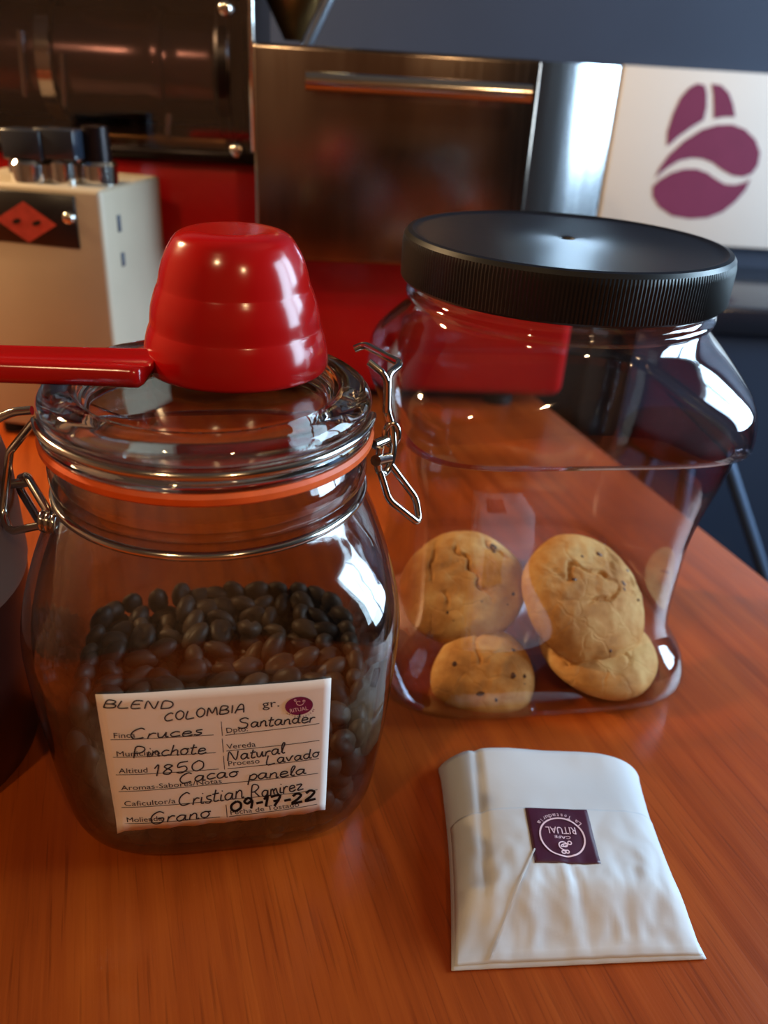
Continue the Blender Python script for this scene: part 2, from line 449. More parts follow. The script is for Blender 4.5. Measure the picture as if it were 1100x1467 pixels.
GL = {
 'B': [[(0, 0), (.12, 1), (.5, 1), (.58, .8), (.4, .56), (.1, .52)], [(.35, .54), (.62, .4), (.58, .1), (.3, 0), (0, .02)]],
 'L': [[(.12, 1), (0, .02), (.55, .04)]],
 'E': [[(.55, .98), (.1, .95), (0, .02), (.5, .04)], [(.05, .5), (.42, .54)]],
 'N': [[(0, 0), (.1, 1), (.5, .02), (.66, 1)]],
 'D': [[(.05, .02), (.12, .98), (.5, .92), (.66, .55), (.5, .12), (.02, .02)]],
 'C': [[(.6, .86), (.42, 1), (.12, .75), (.02, .35), (.2, .02), (.58, .12)]],
 'O': [[(.35, 1), (.08, .75), (.04, .3), (.25, 0), (.52, .2), (.58, .7), (.35, 1)]],
 'M': [[(0, 0), (.12, 1), (.36, .3), (.62, 1), (.72, 0)]],
 'I': [[(.12, 1), (.08, 0)]],
 'A': [[(0, 0), (.32, 1), (.58, .95), (.62, 0)], [(.12, .42), (.6, .45)]],
 'S': [[(.62, .85), (.4, 1), (.08, .85), (.18, .6), (.55, .42), (.5, .08), (.2, 0), (-.05, .12)]],
 'P': [[(.05, 0), (.12, 1), (.5, 1), (.62, .75), (.42, .48), (.08, .45)]],
 'R': [[(.02, 0), (.16, 1), (.5, 1), (.58, .75), (.3, .5), (.1, .48)], [(.26, .5), (.6, .02)]],
 'G': [[(.62, .82), (.4, 1), (.1, .75), (.02, .3), (.22, 0), (.52, .08), (.6, .42), (.34, .42)]],
 'a': [[(.42, .48), (.2, .54), (.02, .3), (.12, .02), (.34, .14), (.44, .5), (.42, .08), (.56, .04)]],
 'c': [[(.42, .46), (.22, .52), (.03, .28), (.14, .02), (.46, .1)]],
 'd': [[(.4, .46), (.18, .52), (.02, .28), (.14, .02), (.36, .16), (.5, 1.0)], [(.5, 1), (.4, .1), (.56, .03)]],
 'e': [[(.04, .26), (.4, .34), (.32, .52), (.1, .46), (.04, .14), (.2, 0), (.48, .12)]],
 'h': [[(0, 0), (.14, 1)], [(.04, .3), (.26, .52), (.38, .4), (.36, .02), (.46, .04)]],
 'i': [[(.08, .5), (.04, .06), (.2, .04)], [(.12, .72), (.15, .78)]],
 'l': [[(.02, .1), (.26, .9), (.16, 1), (.06, .6), (.1, .04), (.26, .06)]],
 'm': [[(0, 0), (.06, .5)], [(.05, .34), (.18, .52), (.26, .02)], [(.26, .34), (.4, .52), (.5, .04), (.6, .05)]],
 'n': [[(0, 0), (.06, .5)], [(.04, .3), (.22, .52), (.34, .4), (.34, .02), (.46, .05)]],
 'o': [[(.24, .52), (.05, .36), (.08, .06), (.28, 0), (.42, .24), (.34, .48), (.22, .5), (.5, .46)]],
 'p': [[(-.04, -.42), (.08, .5)], [(.05, .36), (.26, .54), (.42, .36), (.3, .05), (.04, .08)]],
 'r': [[(0, 0), (.07, .5)], [(.04, .3), (.2, .5), (.36, .46)]],
 's': [[(.36, .5), (.12, .46), (.14, .28), (.34, .18), (.22, 0), (0, .05)]],
 't': [[(.2, .9), (.08, .12), (.2, .0), (.34, .08)], [(0, .56), (.36, .62)]],
 'u': [[(.02, .5), (.06, .06), (.24, .04), (.38, .5)], [(.38, .5), (.38, .04), (.5, .06)]],
 'v': [[(0, .5), (.16, .02), (.38, .5), (.48, .48)]],
 'z': [[(0, .5), (.4, .5), (.05, .04), (.48, .06)]],
 '0': [[(.3, 1), (.05, .7), (.04, .25), (.24, 0), (.5, .25), (.5, .75), (.3, 1)]],
 '1': [[(.0, .7), (.18, 1), (.1, 0)]],
 '2': [[(.04, .78), (.25, 1), (.48, .78), (.3, .4), (0, .04), (.55, .08)]],
 '5': [[(.5, 1), (.12, .96), (.06, .56), (.36, .6), (.46, .25), (.22, 0), (0, .1)]],
 '7': [[(0, .96), (.5, 1), (.2, 0)], [(.14, .5), (.46, .54)]],
 '8': [[(.44, .84), (.24, 1), (.08, .8), (.4, .35), (.3, .02), (.05, .15), (.14, .45), (.46, .82)]],
 '9': [[(.46, .78), (.24, 1), (.05, .72), (.22, .5), (.46, .72), (.4, 0)]],
 '-': [[(.05, .42), (.4, .48)]],
}
def handwriting(words):
    """words: (text, x0, y0, x1, y1, height) in a frame with y up"""
    out = []
    for (txt, x0, y0, x1, y1, h) in words:
        adv = 0; pl = []
        for ch in txt:
            g = GL[ch]; pl.append((adv, g)); adv += max(max(p[0] for p in s) for s in g) + (0.16 if ch.isupper() or ch.isdigit() else 0.05)
        L = math.hypot(x1 - x0, y1 - y0); ux, uy = (x1 - x0) / L, (y1 - y0) / L
        for k, (a, g) in enumerate(pl):
            jy = random.uniform(-.05, .05); js = random.uniform(.92, 1.1)
            for s in g:
                pts = smooth_prof(s, 4) if len(s) > 2 else s
                q = []
                for (x, y) in pts:
                    X = (a + x + y * 0.10) / adv * L; Y = (y * js + jy) * h
                    q.append((x0 + ux * X - uy * Y, y0 + uy * X + ux * Y))
                out.append(q)
    return out
def homography(src, dst):
    A = []; b = []
    for (x, y), (X, Y) in zip(src, dst):
        A.append([x, y, 1, 0, 0, 0, -X * x, -X * y]); b.append(X)
        A.append([0, 0, 0, x, y, 1, -Y * x, -Y * y]); b.append(Y)
    h = np.linalg.solve(np.array(A, float), np.array(b, float))
    def f(x, y):
        d = h[6] * x + h[7] * y + 1
        return (h[0] * x + h[1] * y + h[2]) / d, (h[3] * x + h[4] * y + h[5]) / d
    return f
def polyfill(name, outlines, fn, mat, parent):
    """flat shapes (each a simple outline) triangulated and laid through fn"""
    verts, faces = [], []
    for L in outlines:
        b0 = len(verts)
        tri = tessellate_polygon([[Vector((x, y, 0)) for x, y in L]])
        verts += [fn(x, y) for x, y in L]; faces += [tuple(b0 + i for i in f) for f in tri]
    me = mesh_of(name, verts, faces)
    return link(name, me, mat, parent, smooth=False)

# ------------------------------------------------------------------ the room
FZ, CZ = -0.52, 1.5
XL, YB, YF = -1.7, 1.10, -1.9
def struct(o): o['kind'] = 'structure'; return o
struct(box('floor', XL - .1, WALL_R + .1, YF - .1, YB + .1, FZ - .06, FZ, 'floor'))
struct(box('ceiling', XL - .1, WALL_R + .1, YF - .1, YB + .1, CZ, CZ + .06, 'ceiling'))
struct(box('wall_back', XL - .06, WALL_R + .06, YB, YB + .06, FZ, CZ, 'slate'))
struct(box('wall_front', XL - .06, WALL_R + .06, YF - .06, YF, FZ, CZ, 'wall_warm'))
struct(box('wall_left', XL - .06, XL, YF, YB, FZ, CZ, 'wall_warm'))
# right wall around its window opening
bm = bmesh.new()
def addb(bm, x0, x1, y0, y1, z0, z1):
    r = bmesh.ops.create_cube(bm, size=1)
    for vv in r['verts']:
        vv.co = Vector(((x0 + x1) / 2 + vv.co.x * (x1 - x0), (y0 + y1) / 2 + vv.co.y * (y1 - y0), (z0 + z1) / 2 + vv.co.z * (z1 - z0)))
for b in ((YF, WIN_Y0, FZ, CZ), (WIN_Y1, YB, FZ, CZ), (WIN_Y0, WIN_Y1, FZ, WIN_Z0), (WIN_Y0, WIN_Y1, WIN_Z1, CZ)):
    addb(bm, WALL_R, WALL_R + .06, *b)
me = bpy.data.meshes.new('wall_right'); bm.to_mesh(me); bm.free()
struct(link('wall_right', me, 'slate', None, False))
win = bpy.data.objects.new('window_1', None); col.objects.link(win); struct(win)
win.location = (WALL_R + .03, (WIN_Y0 + WIN_Y1) / 2, WIN_Z0)
hw, hh = (WIN_Y1 - WIN_Y0) / 2, WIN_Z1 - WIN_Z0
for nm, b in (('sill', (-.03, .03, -hw, hw, 0, .03)), ('head', (-.03, .03, -hw, hw, hh - .03, hh)), ('jamb', (-.03, .03, -hw, -hw + .03, .03, hh - .03)),
              ('jamb', (-.03, .03, hw - .03, hw, .03, hh - .03)), ('mullion', (-.02, .02, -.02, .02, .03, hh - .03))):
    box(nm, *b, 'frame', win, 0.004, 1)
for s in (-1, 1):
    box('pane', -.002, .002, min(s * .02, s * (hw - .03)), max(s * .02, s * (hw - .03)), .03, hh - .03, 'pane', win)

# pendant lamps of the cafe
def lamp(loc, watts, label, side, rad=0.03):
    t_ = thing('pendant_lamp', label, 'lamp', loc, 0, 'pendant lamps')
    lathe('bulb_%s_offscreen' % side, [(0, -.03), (.012, -.027), (.02, -.017), (.022, -.006), (.017, .008), (.01, .018), (.009, .026)], 'glow', t_, 24)
    lathe('lamp_shade', [(.075, -.005), (.0755, -.003), (.06, .03), (.03, .058), (.012, .066), (.010, .066), (.028, .056), (.058, .028), (.0735, -.005)], 'dark_metal', t_, 40, closed=True)
    tube('cord', [(0, 0, .064), (0, 0, CZ - loc[2])], .002, 'black_rubber', t_, n=6)
    d = bpy.data.lights.new('lamp_%s_offscreen' % side, 'POINT'); d.energy = watts; d.color = (1.0, 0.66, 0.34); d.shadow_soft_size = rad
    o = bpy.data.objects.new('lamp_%s_offscreen' % side, d); col.objects.link(o); o.parent = t_; o.location = (0, 0, -.05)
lamp((-0.75, 0.56, 0.62), 36.0, 'dark dome pendant lamp hanging left of the coffee roaster', 'left')
lamp((-0.35, -0.45, 0.95), 9.0, 'dark dome pendant lamp hanging over the near end of the table', 'near_left')
lamp((0.45, -0.75, 1.0), 10.0, 'dark dome pendant lamp hanging nearest the brown front wall', 'near_right')

# ------------------------------------------------------------------ table
TD = Vector((-.325, .946, 0)).normalized(); TYAW = math.atan2(-TD.x, TD.y)
tbl = thing('wooden_table', 'orange-brown varnished wooden table carrying the jars and the roaster', 'table', (.213, .395, FZ), TYAW)
TH = -FZ
box('table_top', -.80, 0, -.75, .62, TH - .03, TH, 'wood', tbl, .004, 3)
for x in (-.74, -.06):
    for y in (-.69, .56):
        box('leg', x - .025, x + .025, y - .025, y + .025, 0, TH - .03, 'wood', tbl, .003, 1)
for y in (-.69, .56): box('apron', -.715, -.085, y - .01, y + .01, TH - .09, TH - .03, 'wood', tbl)

# ------------------------------------------------------------------ glass clip-top jar
JC, JYAW = Vector((-.0553, .240, 0)), radians(11.5)
jar = thing('clip_top_jar', 'clear glass clip-top jar of coffee beans with handwritten label', 'jar', JC, JYAW)
body_prof = smooth_prof([(.030, .0000, 3.2), (.042, .0004, 3.6), (.0478, .0030, 3.9), (.0512, .010, 4.2), (.0532, .022, 4.6), (.0556, .05, 4.9), (.0575, .078, 4.9),
    (.0574, .090, 4.4), (.0552, .100, 3.5), (.0520, .1080, 2.8), (.0488, .1145, 2.2), (.0468, .1185, 2.0), (.0470, .1215, 2.0), (.0488, .1240, 2.0), (.0490, .1290, 2.0), (.0480, .1325, 2.0), (.0470, .1350, 2.0)], 4)
jb = square_lathe('body', body_prof, 'glass_thin', jar, 160)
sd = jb.modifiers.new('wall', 'SOLIDIFY'); sd.thickness = .0028; sd.offset = -1
def jar_w(z):
    for a, b in zip(body_prof, body_prof[1:]):
        if a[1] <= z <= b[1]:
            u = (z - a[1]) / max(b[1] - a[1], 1e-9)
            return a[0] + (b[0] - a[0]) * u, a[2] + (b[2] - a[2]) * u
    return .056, 4.5
gk = lathe('gasket', [(.0440, .1352), (.0500, .1350), (.0506, .1356), (.0508, .1375), (.0500, .1386), (.0440, .1384)], 'rubber', jar, 96, closed=True)
tag(gk, 'orange rubber sealing ring')
LZ = .1386
lid_prof = smooth_prof([(.0495, LZ), (.0502, LZ + .0012), (.0502, LZ + .0030), (.0492, LZ + .0042), (.0480, LZ + .0050), (.0482, LZ + .0060), (.0494, LZ + .0070), (.0496, LZ + .0092), (.0488, LZ + .0112), (.0468, LZ + .0130), (.0440, LZ + .0136)], 3) \
    + smooth_prof([(.0420, LZ + .0136), (.0395, LZ + .0130), (.0380, LZ + .0118), (.0340, LZ + .0116), (.0, LZ + .0118)], 3)
lid_under = smooth_prof([(.0, LZ + .0060), (.030, LZ + .0060), (.0385, LZ + .0045), (.0400, LZ - .0020), (.0418, LZ - .0030), (.0432, LZ - .0015), (.0440, LZ + .0002)], 3)
ld = lathe('lid', lid_under + lid_prof[0:1] + lid_prof[1:], 'glass', jar, 128, sharp=60)
# wire parts: ring on the neck, bail round the lid, clasp, hinge loops
def ringpts(r, z, a0=0, a1=360, n=90, dz=0.0):
    return [(r * cos(radians(a0 + (a1 - a0) * i / n)), r * sin(radians(a0 + (a1 - a0) * i / n)), z + dz * i / n) for i in range(n + (0 if a1 - a0 >= 360 else 1))]
tube('neck_ring', ringpts(.0482, .1188), .0013, 'wire', jar, closed=True)
def jl(u, v, Y):
    p = at_y(u, v, Y) - JC
    c, s = cos(-JYAW), sin(-JYAW)
    return Vector((p.x * c - p.y * s, p.x * s + p.y * c, p.z))
# bail: round the lid groove, then out to the clasp on the left
bail = [Vector(p) for p in ringpts(.0500, LZ + .0052, -168, -12, 60)]
left_out = [jl(14, 647, .234), jl(4, 735, .228), jl(14, 762, .222), jl(62, 752, .219)]
tube('bail_wire', rounded(left_out[::-1], .003) + bail, .0013, 'wire', jar)
tube('bail_wire', ringpts(.0500, LZ + .0052, 12, 168, 60), .0013, 'wire', jar)
tube('clasp_lever', rounded([jl(66, 760, .214), jl(72, 738, .216), jl(38, 682, .232), jl(30, 684, .246), jl(28, 700, .25), jl(60, 752, .232)], .003), .0014, 'wire', jar)
tube('clasp_link', rounded([jl(-6, 601, .262), jl(20, 590, .262), jl(46, 588, .262)], .002), .0016, 'wire', jar)
tube('clasp_pin', [jl(12, 694, .24), jl(46, 690, .24)], .0016, 'wire', jar)
coil = []
cc, dirx = jl(72, 748, .216), Vector((.9, -.35, -.1)).normalized()
ax1 = dirx.orthogonal().normalized(); ax2 = dirx.cross(ax1)
for i in range(41):
    a = 2 * pi * i / 16; coil.append(cc + (ax1 * cos(a) + ax2 * sin(a)) * .0026 + dirx * (i - 20) * .00012)
tube('clasp_coil', coil, .0010, 'wire', jar, n=8)
# hinge side
tube('hinge_wire', rounded([jl(508, 500, .268), jl(522, 494, .268), jl(572, 520, .258), jl(571, 524, .256), jl(556, 537, .250), jl(554, 586, .244), jl(562, 612, .244), jl(564, 640, .242), jl(559, 668, .240), jl(549, 681, .238), jl(541, 672, .236), jl(545, 640, .236)], .0022), .0013, 'wire', jar)
tube('hinge_wire', rounded([jl(528, 518, .244), jl(548, 534, .243), jl(554, 544, .243), jl(553, 590, .243)], .002), .0011, 'wire', jar)
tube('hinge_loop', rounded([jl(545, 676, .236), jl(557, 716, .235), jl(597, 748, .236), jl(600, 742, .238), jl(596, 714, .240), jl(560, 666, .240)], .0022), .0012, 'wire', jar)
tube('hinge_pin', [jl(536, 637, .238), jl(553, 630, .242)], .0016, 'wire', jar)
tube('hinge_pin', [jl(538, 660, .232), jl(556, 656, .240)], .0018, 'wire', jar)
hl = [jl(561, 622, .243) + Vector((.0022 * cos(a), .0005 * sin(a), .0035 * sin(a))) for a in [2 * pi * i / 20 for i in range(20)]]
tube('hinge_coil', hl, .0010, 'wire', jar, closed=True, n=8)

# the paper label with its print and handwriting
LX0, LX1, LZ0, LZ1 = -.0333, .0322, .0225, .0815
Hm = homography([(52, 142), (1020, 65), (132, 742), (975, 660)], [(0, 1), (1, 1), (0, 0), (1, 0)])
def on_jar(s, tt, off):
    x = LX0 + (LX1 - LX0) * s; z = LZ0 + (LZ1 - LZ0) * tt
    wd, n = jar_w(max(z, .002))
    y = -wd * (1 - min(abs(x / wd), .999) ** n) ** (1 / n)
    return Vector((x, y - off, z))
verts, faces = [], []
NS, NTt = 28, 16
for j in range(NTt + 1):
    for i in range(NS + 1):
        s, tt = i / NS, j / NTt
        off = .00045 + (.0018 * max(0, 1 - (s * 9 + tt * 7)) ** 2)
        if j == 0: tt += .006 * sin(i * 1.7)
        verts.append(on_jar(s, tt, off))
for j in range(NTt):
    for i in range(NS):
        a = j * (NS + 1) + i; faces.append((a, a + 1, a + NS + 2, a + NS + 1))
lb = link('paper_label', mesh_of('paper_label', verts, faces), 'paper_label', jar)
md = lb.modifiers.new('t', 'SOLIDIFY'); md.thickness = .00015; md.offset = 0
tag(lb, 'white paper label with printed lines and pen writing')
def fpx(off):
    def f(x, y):
        s, tt = Hm(x, -y)
        return on_jar(s, tt, off)
    return f
prt = [("gr.", 730, -188, 800, -182, 34), ("Finca", 122, -327, 212, -320, 23), ("Dpto:", 578, -300, 668, -291, 23), ("Municipio", 132, -408, 310, -396, 23),
       ("Vereda", 580, -372, 698, -360, 23), ("Altitud", 142, -483, 258, -474, 22), ("Proceso", 582, -447, 712, -434, 22), ("Aromas-Sabores/Notas", 150, -558, 556, -522, 21),
       ("Caficultor/a", 160, -629, 368, -610, 22), ("Molienda", 168, -702, 312, -688, 22), ("Fecha de Tostado", 585, -665, 868, -632, 21)]
print_text(prt, fpx(.00072), 'printed_text', 'print_ink', lb)
rules = [((112, 335), (528, 308)), ((575, 310), (962, 262)), ((120, 413), (535, 387)), ((578, 380), (960, 338)), ((130, 491), (545, 460)), ((580, 459), (955, 420)),
         ((140, 566), (950, 487)), ((150, 637), (945, 562)), ((158, 710), (545, 674)), ((580, 673), (942, 628)), ((560, 248), (563, 312)), ((562, 325), (565, 386)), ((565, 402), (568, 462)), ((570, 620), (573, 676))]
ribbon([[(a[0] + (b[0] - a[0]) * i / 8, -(a[1] + (b[1] - a[1]) * i / 8)) for i in range(9)] for a, b in rules], 2.6, fpx(.00070), 'ruled_line', 'print_ink', lb)
hwr = handwriting([("BLEND", 85, -193, 375, -190, 34), ("COLOMBIA", 330, -246, 662, -205, 36), ("Cruces", 190, -328, 485, -306, 44), ("Santander", 630, -278, 948, -252, 44),
    ("Pinchote", 200, -410, 500, -388, 46), ("1850", 285, -492, 495, -458, 44), ("Natural", 582, -422, 820, -390, 42), ("Lavado", 740, -440, 962, -408, 40), ("Cacao", 385, -522, 628, -490, 44),
    ("panela", 665, -512, 905, -482, 44), ("Cristian", 380, -622, 648, -588, 60), ("Ramirez", 672, -590, 890, -555, 54), ("Grano", 265, -706, 512, -670, 48)])
ribbon(hwr, 5.6, fpx(.00080), 'handwriting', 'ink', lb)
ribbon(handwriting([("09-17-22", 588, -648, 948, -602, 44)]), 10.5, fpx(.00082), 'handwritten_date', 'marker_ink', lb)
def oval(cx, cy, rx, ry, rot, n=40):
    return [(cx + rx * cos(a) * cos(rot) - ry * sin(a) * sin(rot), cy + rx * cos(a) * sin(rot) + ry * sin(a) * cos(rot)) for a in [2 * pi * i / n for i in range(n)]]
polyfill('oval_emblem', [oval(881, -180, 58, 40, .16)], fpx(.00074), 'maroon_oval', lb)
print_text([("RITUAL", 842, -209, 918, -197, 17)], fpx(.00086), 'emblem_text', 'pink_print', lb)
sw = [[(882 + (5 + a * 2.4) * cos(a + .5), -164 + (4 + a * 1.9) * sin(a + .5)) for a in [i * .3 for i in range(20)]], oval(902, -158, 5, 4, 0, 12), oval(866, -154, 4, 4, 0, 12)]
ribbon(sw, 2.6, fpx(.00086), 'emblem_swirl', 'pink_print', lb)
its = []
for i, ch in enumerate("LATOSTADURIA"):
    a = radians(-148 + i * 10.6); x, y = 881 + 66 * cos(a + .16), -180 + 49 * sin(a + .16)
    its.append((ch, x - 3.4, y - 3 - .5 * cos(a), x + 3.4, y - 3 + .6 + 1.6 * cos(a), 7))
print_text(its, fpx(.00076), 'emblem_ring_text', 'maroon_oval', lb)

# coffee beans: the best-seen 300 singly, the rest of the fill in one mesh
bmb = bmesh.new()
bmesh.ops.create_uvsphere(bmb, u_segments=12, v_segments=8, radius=1)
for vv in bmb.verts:
    x, y, z = vv.co
    zz = z * .0030 if z > 0 else z * .0034
    if z > 0: zz -= .0011 * math.exp(-(y / .22) ** 2) * (1 - x * x * .8)
    vv.co = Vector((x * .0064, y * .0046, zz * 1.1))
bean_me = bpy.data.meshes.new('coffee_bean'); bmb.to_mesh(bean_me); bmb.free()
bean_me.materials.append(M['bean']); bean_me.polygons.foreach_set('use_smooth', [True] * len(bean_me.polygons))
rb = random.Random(3)
spots = []
ZT = .0440
z = .0072; lay = 0
while z < ZT + .004:
    wd, n = jar_w(max(z, .006)); lim = wd - .0028 - .0040
    # outer ring along the wall
    for k in range(2):
        L2 = lim - .0002 - k * .0085
        cnt = int(8 * L2 / .0086 * .93)
        for i in range(cnt):
            a = 2 * pi * (i + .5 * (lay % 2) + rb.uniform(-.12, .12)) / cnt
            r = sup(L2, n, a)
            spots.append((r * cos(a), r * sin(a), z + rb.uniform(-.0012, .0012), k, a))
    L3 = lim - 2 * .0085
    q = int(2 * L3 / .0095)
    for i in range(q + 1):
        for j in range(q + 1):
            x = -L3 + 2 * L3 * i / q; y = -L3 + 2 * L3 * j / q
            spots.append((x + rb.uniform(-.002, .002), y + rb.uniform(-.002, .002), z + rb.uniform(-.002, .002), 2, None))
    z += .0068; lay += 1
def top_at(x, y): return ZT + .006 * (noise.noise(Vector((x * 30, y * 30, 3)))) + .10 * (y * .35)
spots = [s for s in spots if s[2] < top_at(s[0], s[1])]
Rj = Matrix.Rotation(JYAW, 3, 'Z')
camj = Rj.inverted() @ (CAM - JC)
def seen(s):
    p = Vector(s[:3]); d = (camj - p).normalized()
    sc = 0
    if s[3] == 0: sc += 2.0 * Vector((cos(s[4]), sin(s[4]), 0)).dot(Vector((d.x, d.y, 0)))
    if s[2] > top_at(s[0], s[1]) - .0068: sc += 1.3
    if LX0 < s[0] < LX1 and LZ0 < s[2] < LZ1 and s[1] < -.03: sc -= 1.0
    return sc
spots.sort(key=seen, reverse=True)
rest_v, rest_f = [], []
bv = [v.co.copy() for v in bean_me.vertices]; bf = [tuple(p.vertices) for p in bean_me.polygons]
for i, s in enumerate(spots):
    if s[3] == 0:
        nr = Vector((cos(s[4]), sin(s[4]), .1)).normalized()
        q = nr.to_track_quat('Z', 'Y') @ Euler((rb.uniform(-.35, .35), rb.uniform(-.35, .35), rb.uniform(0, 6.28))).to_quaternion()
        if rb.random() < .5: q = q @ Euler((pi, 0, 0)).to_quaternion()
    else:
        q = Euler((rb.uniform(0, 6.28), rb.uniform(-.6, .6), rb.uniform(0, 6.28))).to_quaternion()
    mt = Matrix.Translation(Vector(s[:3])) @ q.to_matrix().to_4x4() @ Matrix.Scale(rb.uniform(.9, 1.06), 4)
    if i < 300:
        o = bpy.data.objects.new('coffee_bean', bean_me); col.objects.link(o)
        o.matrix_world = Matrix.Translation(JC) @ Rj.to_4x4() @ mt
        tag(o, 'brown roasted coffee bean in the clip-top glass jar', 'coffee bean', 'coffee beans in the clip-top jar')
    else:
        b = len(rest_v); rest_v += [mt @ v_ for v_ in bv]; rest_f += [tuple(k + b for k in f_) for f_ in bf]
me = bpy.data.meshes.new('coffee_beans'); me.from_pydata([tuple(v_) for v_ in rest_v], [], rest_f); me.update()
o = link('coffee_bean_fill', me, 'bean'); o.location = JC; o.rotation_euler = (0, 0, JYAW)
tag(o, 'mass of brown coffee beans filling the clip-top glass jar', 'coffee beans', None, 'stuff')

# ------------------------------------------------------------------ red scoop, upside down on the glass lid
SZ = LZ + .0139
sc_ = thing('coffee_scoop', 'glossy red plastic scoop lying upside down on the glass jar lid', 'scoop', (-.0495, .2560, SZ), 0)
outer = smooth_prof([(.0282, .0), (.0287, .0012), (.0284, .0055), (.0274, .0100), (.0266, .0122), (.0262, .0134), (.0256, .0180), (.0244, .0220), (.0235, .0242), (.0230, .0254), (.0221, .0292), (.0207, .0332), (.0190, .0364), (.0166, .0394), (.0125, .0408), (.006, .0410), (0, .0410)], 4)
inner = smooth_prof([(0, .0392), (.012, .0390), (.0150, .0378), (.0170, .0350), (.0212, .0240), (.0248, .0120), (.0270, .0)], 3)
lathe('cup', inner + outer, 'red_plastic', sc_, 96, sharp=80)
# handle: a shallow channel with raised edges running off to the left
verts, faces = [], []
sect = lambda wy, lift: [(-wy, 0.0), (-wy - .0006, .0030), (-wy, .0062), (-wy + .0016, .0074), (-wy + .0034, .0070), (-wy + .0050, .0056), (0, .0050), (wy - .0050, .0056), (wy - .0034, .0070), (wy - .0016, .0074), (wy, .0062), (wy + .0006, .0030), (wy, 0.0), (0, .0012)]
NX = 24; ns = 14
for i in range(NX + 1):
    u = i / NX; x = -.0205 - .105 * u
    wy = .0100 - .0020 * sin(u * pi) * .6 + (.0015 if i == 0 else 0)
    if i == NX: wy *= .8
    for (y, z) in sect(wy, 0):
        verts.append((x, y - .0215 - .010 * u, z + .0001))
for i in range(NX):
    for j in range(ns):
        faces.append((i * ns + j, i * ns + (j + 1) % ns, (i + 1) * ns + (j + 1) % ns, (i + 1) * ns + j))
faces.append(tuple(range(ns))); faces.append(tuple(NX * ns + j for j in range(ns - 1, -1, -1)))
hd = link('handle', mesh_of('handle', verts, faces), 'red_plastic', sc_)
ss = hd.modifiers.new('s', 'SUBSURF'); ss.levels = 1; ss.render_levels = 1

# ------------------------------------------------------------------ clear plastic cookie jar
PC, PYAW = Vector((.0630, .3315, 0)), radians(10)
pet = thing('plastic_cookie_jar', 'clear plastic jar with pinched waist and black ribbed screw lid', 'jar', PC, PYAW)
pet_prof = smooth_prof([(.030, .0006, 4), (.052, .0004, 4.5), (.0620, .0020, 5), (.0664, .0075, 5), (.0668, .0140, 5), (.0650, .0205, 5), (.0612, .0265, 5), (.0584, .0320, 5), (.0572, .0420, 5), (.0574, .0620, 5), (.0582, .0780, 5), (.0602, .0910, 5), (.0628, .1030, 5), (.0642, .1120, 5), (.0644, .1178, 5)], 4) \
    + smooth_prof([(.0670, .1180, 5), (.0692, .1205, 4.8), (.0696, .1290, 4.4), (.0688, .1360, 3.8), (.0662, .1430, 3.0), (.0622, .1495, 2.5), (.0592, .1540, 2.15), (.0577, .1570, 2.0), (.0572, .1585, 2.0)], 4) \
    + [(.0592, .1594, 2), (.0597, .1602, 2), (.0597, .1614, 2), (.0590, .1622, 2), (.0574, .1628, 2), (.0574, .1642, 2), (.0586, .1648, 2), (.0586, .1656, 2), (.0572, .1662, 2), (.0570, .1690, 2), (.0570, .1790, 2)]
pb_ = square_lathe('body', pet_prof, 'pet', pet, 160)
md = pb_.modifiers.new('wall', 'SOLIDIFY'); md.thickness = .0007; md.offset = -1
LR = .0625
cap_prof = [(.0600, .1675), (.0606, .1668), (.0616, .1668), (.0620, .1676), (.0620, .1800), (.0617, .1826), (.0606, .1840), (.0588, .1843), (.0578, .1838), (.0560, .1834), (.0040, .1838), (.0030, .1836), (.0024, .1826), (0, .1825)]
cap_in = [(0, .1812), (.0590, .1812), (.0595, .1800)]
def ribs(r, z, a):
    if abs(r - .0620) < 1e-5:
        return r + (.00026 if int(round(a / (2 * pi) * 560)) % 2 == 0 else -.0001)
    return r
lathe('screw_lid', cap_in + cap_prof, 'black_plastic', pet, 560, rfun=ribs, sharp=28)

